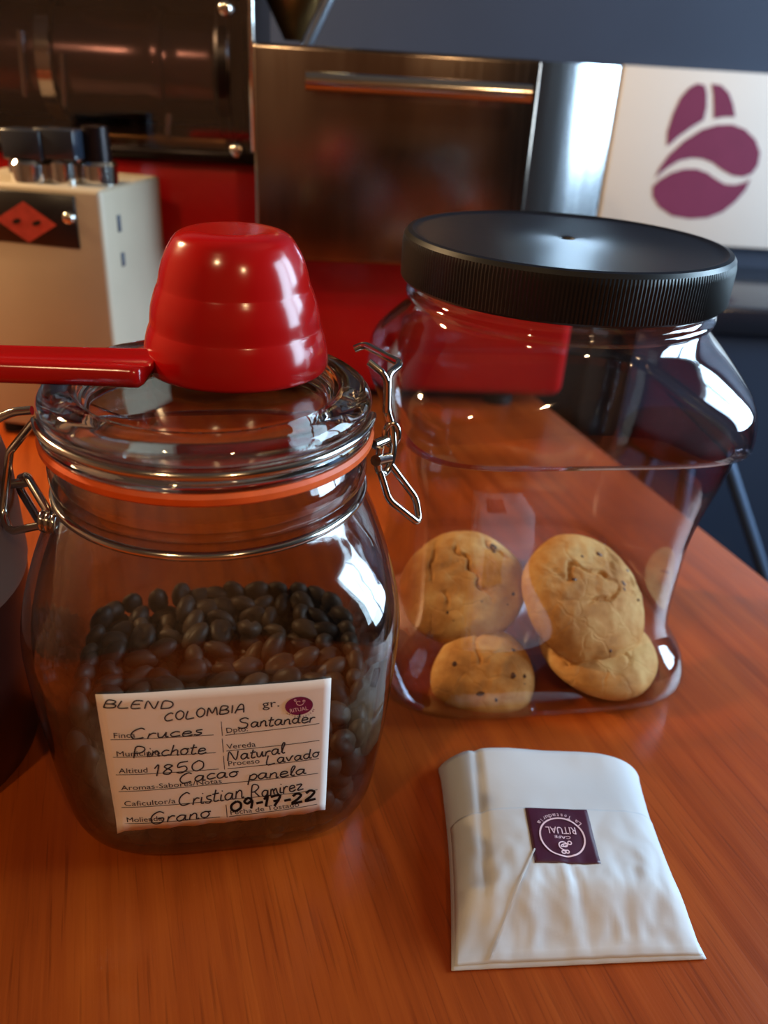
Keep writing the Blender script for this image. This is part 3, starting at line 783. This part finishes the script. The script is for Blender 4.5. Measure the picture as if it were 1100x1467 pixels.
# cookies inside
def cookie_mesh(seed, R, Hc):
    rn = random.Random(seed); off = Vector((seed * 3.1, seed * 1.7, 0))
    nr, na = 34, 104; verts = []; faces = []
    prof = []
    for i in range(nr + 1):
        u = i / nr
        prof.append((u, (1 - u ** 2.6) ** .6))
    for (u, h) in prof:
        for k in range(na):
            a = 2 * pi * k / na
            e = 1 + .05 * noise.noise(Vector((cos(a) * 1.3, sin(a) * 1.3, seed)))
            r = R * u * e; x, y = r * cos(a), r * sin(a)
            z = Hc * h * (.95 + .06 * noise.noise(Vector((x * 50, y * 50, 0)) + off)) + .0004 * noise.noise(Vector((x * 220, y * 220, 0)) + off)
            cr = abs(noise.noise(Vector((x * 34, y * 34, 5)) + off) +   .13 * noise.noise(Vector((x * 150, y * 150, 7)) + off))
            z -= .0026 * max(0, 1 - cr / .040) * max(0, min(1, .5 + 3 * noise.noise(Vector((x * 40, y * 40, 11)) + off))) * min(1, (1 - u) * 6)
            verts.append((x, y, max(z, 0)))
    for i in range(nr):
        for k in range(na):
            faces.append((i * na + k, i * na + (k + 1) % na, (i + 1) * na + (k + 1) % na, (i + 1) * na + k))
    b = len(verts)
    for (u, zz) in ((1.0, -.0022), (.93, -.0040), (.5, -.0044)):
        for k in range(na):
            a = 2 * pi * k / na; e = 1 + .05 * noise.noise(Vector((cos(a) * 1.3, sin(a) * 1.3, seed)))
            verts.append((R * u * e * cos(a), R * u * e * sin(a), zz))
    prev = nr * na
    for q in range(3):
        cur = b + q * na
        for k in range(na): faces.append((prev + k, prev + (k + 1) % na, cur + (k + 1) % na, cur + k))
        prev = cur
    faces.append(tuple(prev + k for k in range(na)))
    me = mesh_of('cookie', verts, faces)
    bm = bmesh.new(); bm.from_mesh(me); bmesh.ops.remove_doubles(bm, verts=bm.verts, dist=1e-6); bm.to_mesh(me); bm.free()
    return me
chipb = bmesh.new(); bmesh.ops.create_icosphere(chipb, subdivisions=2, radius=1)
for vv in chipb.verts: vv.co *= 1 + .25 * noise.noise(vv.co * 1.7)
chip_me = bpy.data.meshes.new('chocolate_chip'); chipb.to_mesh(chip_me); chipb.free(); chip_me.materials.append(M['choc'])
def cookie(seed, px, Y, R, Hc, normal, label, nch=7, spin=0.0):
    p = at_y(px[0], px[1], Y)
    t_ = thing('cookie', label, 'cookie', p)
    nq = Vector(normal).normalized().to_track_quat('Z', 'Y') @ Euler((0, 0, spin)).to_quaternion()
    t_.rotation_euler = nq.to_euler()
    link('biscuit', cookie_mesh(seed, R, Hc), 'cookie', t_)
    rn = random.Random(seed)
    for k in range(nch):
        a = rn.uniform(0, 6.28); rr = R * rn.uniform(.15, .85)
        h = Hc * (1 - (rr / R) ** 2.6) ** .6 * .93
        o = bpy.data.objects.new('chocolate_chip', chip_me); col.objects.link(o); o.parent = t_
        o.location = (rr * cos(a), rr * sin(a), h - .0006)
        s = rn.uniform(.0006, .0016); o.scale = (s * rn.uniform(.8, 1.7), s, s * .7); o.rotation_euler = (0, 0, rn.uniform(0, 3))
cookie(1, (692, 972), .287, .0225, .0095, (-.05, -.72, .68), 'round tan cookie leaning on the jar front below a golden cookie', 9)
cookie(2, (662, 840), .320, .0285, .0110, (-.15, -.48, .86), 'golden cookie resting on top of the leaning round cookie', 10)
cookie(3, (838, 858), .315, .0315, .0120, (.36, -.52, .78), 'large golden cookie with pale cracked top lying on another cookie', 10)
cookie(4, (858, 930), .304, .0270, .0085, (.12, -.16, .97), 'flat cookie on the jar floor under the large cracked cookie', 3)

# ------------------------------------------------------------------ white paper bag
BO = Vector((.067, .2035, 0))
bag = thing('paper_bag', 'small white waxed paper bag with maroon square sticker lying on table', 'bag', BO)
BQ = {'tl': Vector((.0270, .2440, 0)) - BO, 'tr': Vector((.1045, .2455, 0)) - BO, 'bl': Vector((.0285, .1575, 0)) - BO, 'br': Vector((.1080, .1640, 0)) - BO}
def bag_xy(u, v_):
    a = BQ['bl'].lerp(BQ['br'], u); b = BQ['tl'].lerp(BQ['tr'], u)
    p = a.lerp(b, v_)
    # rounded back corners, straight flat front seam, slight waist on the sides
    c = (2 * u - 1)
    if v_ > .86: p.y -= .006 * ((v_ - .86) / .14) * abs(c) ** 4
    p.x += -.0030 * c * sin(pi * min(1, v_ * 1.05)) * (.55 if c < 0 else 1.2) * abs(c) ** 3
    p.y += .0012 * c * (1 - v_)
    return p
def bag_h(u, v_):
    c = abs(2 * u - 1)
    side = max(0.0, 1 - c ** 5) ** .55
    fr = min(1.0, max(0, v_) / .24); fr = fr * fr * (3 - 2 * fr)
    bk = min(1.0, (1 - v_) / .10); bk = max(bk, 0) ** .5
    h = .0008 + .0135 * side * (.10 * min(1, v_ / .03) + .90 * fr) * (.25 + .75 * bk)
    q = Vector((u * 3.0, v_ * 3.0, 1.3))
    h += .0016 * noise.noise(q) * fr
    h -= .0011 * max(0, 1 - abs(u - .50 + .18 * (v_ - .25)) / .035) * max(0, 1 - abs(v_ - .20) / .16)
    h += .0008 * abs(noise.noise(Vector((u * 9, v_ * 6, 4)))) * (1 - abs(2 * v_ - .5)) 
    h -= .0010 * max(0, 1 - abs(u - .13 - .04 * v_) / .03) * min(1, v_ * 4)
    h += (.0022 * (.35 - abs(noise.noise(Vector((u * 6.5 + 2, v_ * 5.0, 9))))) + .0012 * (.3 - abs(noise.noise(Vector((u * 15 + 2, v_ * 11.0, 3)))))) * max(0, 1 - v_ / .55) * min(1, v_ / .06) * side
    return max(h, .0006)
verts, faces = [], []
NU = 72
for j in range(NU + 1):
    for i in range(NU + 1):
        u, v_ = i / NU, j / NU; p = bag_xy(u, v_); verts.append((p.x, p.y, bag_h(u, v_)))
NB = (NU + 1) ** 2
for j in range(NU + 1):
    for i in range(NU + 1):
        u, v_ = i / NU, j / NU; p = bag_xy(u, v_); verts.append((p.x * .995, p.y * .995, .0001))
idx = lambda i, j: j * (NU + 1) + i
for j in range(NU):
    for i in range(NU):
        f_ = (idx(i, j), idx(i + 1, j), idx(i + 1, j + 1), idx(i, j + 1)); faces.append(f_); faces.append(tuple(NB + q for q in reversed(f_)))
for i in range(NU):
    for (a, b) in ((idx(i, 0), idx(i + 1, 0)), (idx(i + 1, NU), idx(i, NU)), (idx(0, i + 1), idx(0, i)), (idx(NU, i), idx(NU, i + 1))):
        faces.append((a, b, NB + b, NB + a))
link('pouch', mesh_of('pouch', verts, faces), 'waxpaper', bag)
def on_bag(u, v_, off):
    p = bag_xy(u, v_); return Vector((p.x, p.y, bag_h(u, v_) + off))
def sheet(name, u0, u1, v0, v1, off, mat, parent, n=40, th=.00012, cut=None):
    verts, faces = [], []
    for j in range(n + 1):
        for i in range(n + 1):
            u = u0 + (u1 - u0) * i / n; vv = v0 + (v1 - v0) * j / n
            if cut: u, vv = cut(u, vv)
            verts.append(on_bag(u, vv, off))
    for j in range(n):
        for i in range(n): faces.append((j * (n + 1) + i, j * (n + 1) + i + 1, (j + 1) * (n + 1) + i + 1, (j + 1) * (n + 1) + i))
    o = link(name, mesh_of(name, verts, faces), mat, parent)
    s_ = o.modifiers.new('t', 'SOLIDIFY'); s_.thickness = th; s_.offset = 1
    return o
sheet('folded_flap', .012, .988, .012, .565, .00022, 'waxpaper', bag, 60, .00016)
def edge_line(p0, p1, n=40): return [(p0[0] + (p1[0] - p0[0]) * i / n, p0[1] + (p1[1] - p0[1]) * i / n) for i in range(n + 1)]
cr = ribbon([edge_line((.355, .36), (.15, .02))], .006, lambda u, v_: on_bag(u, v_, .0007), 'fold_edge', 'waxpaper', bag)
s_ = cr.modifiers.new('t', 'SOLIDIFY'); s_.thickness = .0003; s_.offset = 1
# sticker, its print reads from the far side
SU0, SU1, SV0, SV1 = .345, .622, .300, .560
stk = sheet('sticker', SU0, SU1, SV0, SV1, .00055, 'maroon_dark', bag, 16, .00005)
tag(stk, 'square maroon sticker with pale pink print')
def on_stk(off):
    return lambda x, y: on_bag(SU1 - (SU1 - SU0) * x, SV1 - (SV1 - SV0) * y, off)      # x, y in 0..1, upside down
fs = on_stk(.00085)
ring = [(.5 + .345 * cos(2 * pi * i / 72), .545 + .345 * sin(2 * pi * i / 72)) for i in range(73)]
ribbon([ring], .026, fs, 'sticker_ring', 'pink_print', stk)
print_text([("RITUAL", .26, .37, .74, .37, .13), ("CAFE", .37, .535, .63, .535, .05)], fs, 'sticker_text', 'pink_print', stk)
emb = [[(.5 + (.012 + a * .0115) * cos(a), .70 + (.012 + a * .0100) * sin(a)) for a in [i * .3 for i in range(28)]], oval(.47, .81, .025, .025, 0, 14), oval(.53, .82, .03, .022, 0, 14), oval(.41, .655, .028, .03, 0, 14), oval(.50, .70, .06, .02, .4, 18)]
ribbon([e + e[:1] if k else e for k, e in enumerate(emb)], .018, fs, 'sticker_emblem', 'pink_print', stk)
its = []
txt = "La Tostaduria"
for i, ch in enumerate(txt):
    if ch == ' ': continue
    a = radians(-142 + i * 8.6); x, y = .5 + .435 * cos(a), .545 + .435 * sin(a)
    tx, ty = -sin(a), cos(a); wch = .028 if ch in 'LTdua' else .018
    if ch in 'i': wch = .006
    its.append((ch, x - tx * wch, y - ty * wch, x + tx * wch, y + ty * wch, .075 if ch in 'LTd' else .07))
print_text(its, fs, 'sticker_arc_text', 'pink_print', stk)

# ------------------------------------------------------------------ brown canister cut by the frame
can = thing('brown_canister', 'dark brown round canister with taupe upper band beside the clip-top jar', 'canister', (-.182, .232, 0))
lathe('body', [(0, 0), (.050, 0), (.0530, .002), (.0545, .012), (.0580, .060), (.0590, .075)], 'canister', can, 64)
lathe('upper_band', [(.0590, .075), (.0596, .078), (.0592, .110), (.0570, .121), (.0540, .1225), (.0525, .1205), (.0520, .10), (0, .10)], 'taupe', can, 64)

# ------------------------------------------------------------------ coffee roaster
RO, RYAW = Vector((-.02, .60, 0)), radians(4.5)
ros = thing('coffee_roaster', 'red enamel coffee roaster with steel drawer and dark viewing window', 'roaster', RO, RYAW)
RF = .026
box('body', -.30, .160, RF, .20, .007, .118, 'red_paint', ros, .010, 4)
box('upper_body', -.30, -.0785, RF, .20, .112, .1715, 'red_paint', ros, .003, 2)
for x in (-.27, .11):
    for y in (.04, .17): lathe('foot', [(0, 0), (.012, 0), (.012, .008), (0, .008)], 'black_rubber', ros, 24, center=(x, y, 0))
# viewing housing: open-fronted dark box with drum, closed by an acrylic pane
hx0, hx1, hz0, hz1 = -.30, -.0800, .1718, .36
bm = bmesh.new()
addb(bm, hx0, hx1, .16, .168, hz0, hz1); addb(bm, hx0, hx1, RF, .16, hz0, hz0 + .004)
addb(bm, hx0, hx1, RF, .16, hz1 - .004, hz1); addb(bm, hx0, hx0 + .004, RF, .16, hz0, hz1); addb(bm, hx1 - .004, hx1, RF, .16, hz0, hz1)
me = bpy.data.meshes.new('drum_housing'); bm.to_mesh(me); bm.free()
link('drum_housing', me, 'dark_metal', ros, False)
dz = .226
lathe('drum', smooth_prof([(.0, -.275), (.030, -.274), (.0330, -.268), (.0335, -.20), (.0335, -.155), (.0365, -.150), (.0365, -.142), (.0335, -.138), (.0335, -.112), (.0300, -.108), (0, -.108)], 3), 'drum', ros, 64, axis='x', center=(0, .062, dz))
lathe('drum_band', [(.0370, -.222), (.0385, -.221), (.0385, -.212), (.0370, -.211)], 'chrome', ros, 64, closed=True, axis='x', center=(0, .062, dz))
lathe('drum_flange', [(0, -.106), (.045, -.106), (.0465, -.104), (.0465, -.098), (.045, -.096), (0, -.096)], 'dark_metal', ros, 64, axis='x', center=(0, .062, dz))
lathe('drum_cap', smooth_prof([(0, 0), (.020, .001), (.026, .006), (.027, .016), (.020, .022), (0, .023)], 3), 'brass', ros, 48, center=(-.175, .06, .268))
box('tray', -.29, -.10, .03, .12, .177, .186, 'brass', ros, .002, 2)
for x_, z0_, z1_ in ((-.231, .205, .243), (-.206, .200, .232), (-.140, .186, .200)):  # chrome rods added to imitate bluish reflection streaks in the viewing pane
    tube('reflection_rod', [(x_, .022 + RF * .2, z0_), (x_ + .002, .022 + RF * .2, z1_)], .0026, 'chrome', ros)
pn = box('viewing_pane', hx0, hx1 - .001, RF - .008, RF - .002, hz0 + .004, hz1, 'acrylic', ros)
box('pane_frame', hx0, hx1, RF - .010, RF, hz0 - .0005, hz0 + .0075, 'dark_metal', ros, .001, 1)
box('pane_edge', hx1 - .0035, hx1, RF - .010, RF, hz0 + .0075, hz1, 'chrome', ros, .0008, 1)
scr_prof = smooth_prof([(.0, .0045), (.0025, .0042), (.0042, .0028), (.0048, .0008), (.0048, 0), (0, 0)], 3)
for (x, z) in (on_plane(322, 12, RO, RYAW, RF - .010), on_plane(338, 216, RO, RYAW, RF - .010)):
    lathe('pane_screw', [(r, -zz) for r, zz in scr_prof], 'chrome', ros, 24, axis='y', center=(x, RF - .008, z))
# steel drawer with bar handle
dr = box('steel_drawer', -.0772, .0974, -.030, RF + .002, .1186, .2443, 'brushed', ros, .0025, 3)
hz = .2262
hb = lathe('handle', smooth_prof([(0, -.0380), (.0045, -.0378), (.0052, -.0370), (.0052, .0790), (.0045, .0798), (0, .0800)], 2), 'wire', ros, 24, axis='x', center=(0, -.058, hz))
hb.parent = dr
for x in (-.024, .066):
    q = lathe('handle_post', [(0, -.058), (.003, -.058), (.003, -.029), (0, -.029)], 'wire', dr, 16, axis='y', center=(x, 0, hz))
box('drawer_back', -.0772, .0974, RF, .055, .118, .2440, 'dark_metal', ros, .003, 2)
# hopper above the drawer, its strut
box('hopper_deck', -.0772, .02, .055, .065, .2380, .2440, 'dark_metal', ros, .001, 1)
lathe('hopper', [(0, .247), (.007, .247), (.0085, .250), (.046, .320), (.0465, .326), (.043, .326), (0, .262)], 'brass', ros, 64, center=(-.056, .055, 0))
tube('strut', [(-.0485, .034, .243), (-.0190, .034, .300)], .0038, 'grey_steel', ros)
# curved steel chaff collector on the right side
arc = [(.102 + .12 * cos(radians(q)), .185 + .12 * sin(radians(q))) for q in range(-104, -44, 3)] + [(.187, .21), (.073, .21)]
bmc = bmesh.new()
fc = bmc.faces.new([bmc.verts.new((x, y, .1182)) for x, y in arc])
ex = bmesh.ops.extrude_face_region(bmc, geom=[fc])
bmesh.ops.translate(bmc, verts=[g_ for g_ in ex['geom'] if isinstance(g_, bmesh.types.BMVert)], vec=(0, 0, .126))
bmesh.ops.recalc_face_normals(bmc, faces=bmc.faces)
me = bpy.data.meshes.new('chaff_collector'); bmc.to_mesh(me); bmc.free()
autosmooth(link('chaff_collector', me, 'polished', ros), 30)

# ------------------------------------------------------------------ cream control box with nameplate
k = .94
CO, CYAW = Vector((-.186 * k, .54 * k, 0)), radians(-10)
cbx = thing('control_box', 'cream metal control box with black nameplate and chrome knobs on top', 'control box', CO, CYAW)
ctop = H - (H - .1592) * k
bx_ = box('housing', -.10, .0, 0, .081, .008, ctop, 'cream', cbx, .003, 3)
for x in (-.088, -.015):
    for y in (.012, .07): lathe('foot', [(0, 0), (.008, 0), (.008, .009), (0, .009)], 'black_rubber', cbx, 20, center=(x, y, 0))
cp = lambda u, v_: on_plane(u, v_, CO, CYAW, -.0015)
nx1, nz0 = cp(114, 357); _, nz1 = cp(107, 279)
nm = box('nameplate', -.094, nx1, -.0018, .0004, nz0, min(nz1, ctop - .004), 'nameplate', cbx, .0004, 1)
dc = cp(38, 318); dw = cp(82, 322)[0] - dc[0]; dh = .0118
fdm = lambda x, z: Vector((x, -.0021, z))
dm = polyfill('diamond_emblem', [[(dc[0] - dw, dc[1]), (dc[0], dc[1] - dh), (dc[0] + dw, dc[1]), (dc[0], dc[1] + dh)]], fdm, 'diamond', nm)
polyfill('emblem_mark', [oval(dc[0] + x * .001, dc[1], .0032, .0014, .35, 14) for x in (-6, 7)], lambda x, z: Vector((x, -.0023, z)), 'nameplate', nm)
sx, sz = cp(99, 312)
lathe('plate_screw', [(r * .8, -zz * .8) for r, zz in scr_prof], 'chrome', nm, 20, axis='y', center=(sx, -.0016, sz))
def on_side(u, v_):
    ex = Vector((cos(CYAW), sin(CYAW), 0)); ey = Vector((-sin(CYAW), cos(CYAW), 0)); d = ray(u, v_)
    p = CAM + d * ((CO - CAM).dot(ex) / d.dot(ex)) - CO
    return p.dot(ey), p.z
for (uu, v0, v1) in ((169, 308, 333), (175, 362, 382)):
    y0, z1_ = on_side(uu, v0); _, z0_ = on_side(uu, v1)
    box('vent_slot', -.0004, .0006, y0 - .002, y0 + .002, z0_, z1_, 'slot', cbx, .0002, 1)
# knobs on the top
for (uu, vv, rr, hh_, cap) in ((30, 262, .0125, .0120, 'slate_gloss'), (94, 262, .0085, .0135, 'slate_gloss'), (143, 262, .0115, .0125, 'dark_metal')):
    p = at_z(uu, vv, ctop) - CO
    lx = p.x * cos(CYAW) + p.y * sin(CYAW); ly = max(.016, min(.06, -p.x * sin(CYAW) + p.y * cos(CYAW)))
    kb = lathe('knob', [(0, ctop - .001), (rr, ctop - .001), (rr, ctop + hh_ - .002), (rr - .0015, ctop + hh_), (0, ctop + hh_)], 'chrome', cbx, 32, center=(lx, ly, 0))
    if cap == 'slate_gloss':
        box('knob_cap', lx - .0125, lx + .0125, ly - .008, ly + .008, ctop + hh_, ctop + hh_ + .0165, cap, kb, .001, 2)
    else:
        lathe('knob_cap', [(0, ctop + hh_), (.0085, ctop + hh_), (.008, ctop + hh_ + .019), (0, ctop + hh_ + .020)], cap, kb, 24, center=(lx, ly, 0))

# ------------------------------------------------------------------ white sign with the bean emblem, bench and stool
SY = YB
sg = thing('sign_board', 'white sign board with a maroon double coffee bean emblem', 'sign', (.42, SY, .0564))
sx0 = at_y(877, 200, SY - .012).x
box('board', sx0 - .42, .30, -.012, 0, 0, .1915, 'white_board', sg, .0015, 2)
def wallpt(x, y):
    p = at_y(700 + x / 2.75, y / 2.75, SY - .012)
    return Vector((p.x - .42, -.0124, p.z - .0564))
beans2 = [
 [(700, 575), (703, 520), (725, 450), (755, 385), (790, 345), (822, 328), (850, 335), (858, 365), (858, 420), (846, 472), (800, 500), (750, 535), (720, 562)],
 [(878, 330), (915, 335), (945, 365), (962, 410), (970, 460), (925, 460), (886, 468), (886, 420), (884, 370)],
 [(655, 700), (672, 662), (710, 610), (770, 555), (840, 510), (900, 492), (960, 490), (1010, 510), (1050, 550), (1068, 600), (1060, 650), (1035, 685), (1000, 697), (960, 692), (920, 670), (880, 640), (840, 625), (800, 622), (750, 632), (700, 662)],
 [(645, 735), (670, 710), (720, 680), (770, 665), (820, 665), (860, 680), (895, 705), (930, 725), (970, 728), (1010, 718), (1030, 705), (1010, 750), (970, 795), (920, 835), (860, 858), (790, 862), (720, 850), (670, 815), (645, 775)]]
for L in beans2:
    o = polyfill('bean_print', [L], lambda x, y: wallpt(x, y), 'maroon', sg)
    s_ = o.modifiers.new('t', 'SOLIDIFY'); s_.thickness = .0006; s_.offset = 0

bn = thing('slate_bench', 'dark slate painted bench standing under the white sign', 'bench', (.66, .98, FZ))
bz = at_y(1070, 440, .88).z - FZ
box('bench_top', -.42, .50, -.105, .115, bz - .03, bz, 'slate_gloss', bn, .004, 2)
box('bench_front', -.40, .48, -.09, -.07, 0, bz - .03, 'slate', bn)
for x in (-.40, .46): box('bench_side', x, x + .02, -.07, .11, 0, bz - .03, 'slate', bn)

p0, p1 = at_y(1033, 636, .70), at_y(1095, 825, .70)
sl = (p1.x - p0.x) / (p0.z - p1.z)
st = thing('bar_stool', 'round dark stool with splayed grey-blue metal legs beside the table', 'stool', (p0.x - .042, .70, FZ))
hgt = p0.z - FZ
lathe('seat', smooth_prof([(0, hgt - .004), (.040, hgt - .004), (.046, hgt), (.048, hgt + .008), (.044, hgt + .015), (.035, hgt + .018), (0, hgt + .019)], 4), 'stool_seat', st, 64)
for sx_, sy_ in ((1, 0), (0, 1), (-1, 0), (0, -1)):
    l0 = Vector((.042 * sx_, .042 * sy_, hgt)); l1 = Vector(((.042 + sl * hgt) * sx_, (.042 + .25 * hgt) * sy_, 0))
    tube('leg', [l0, l1], .0062, 'stool_leg', st)
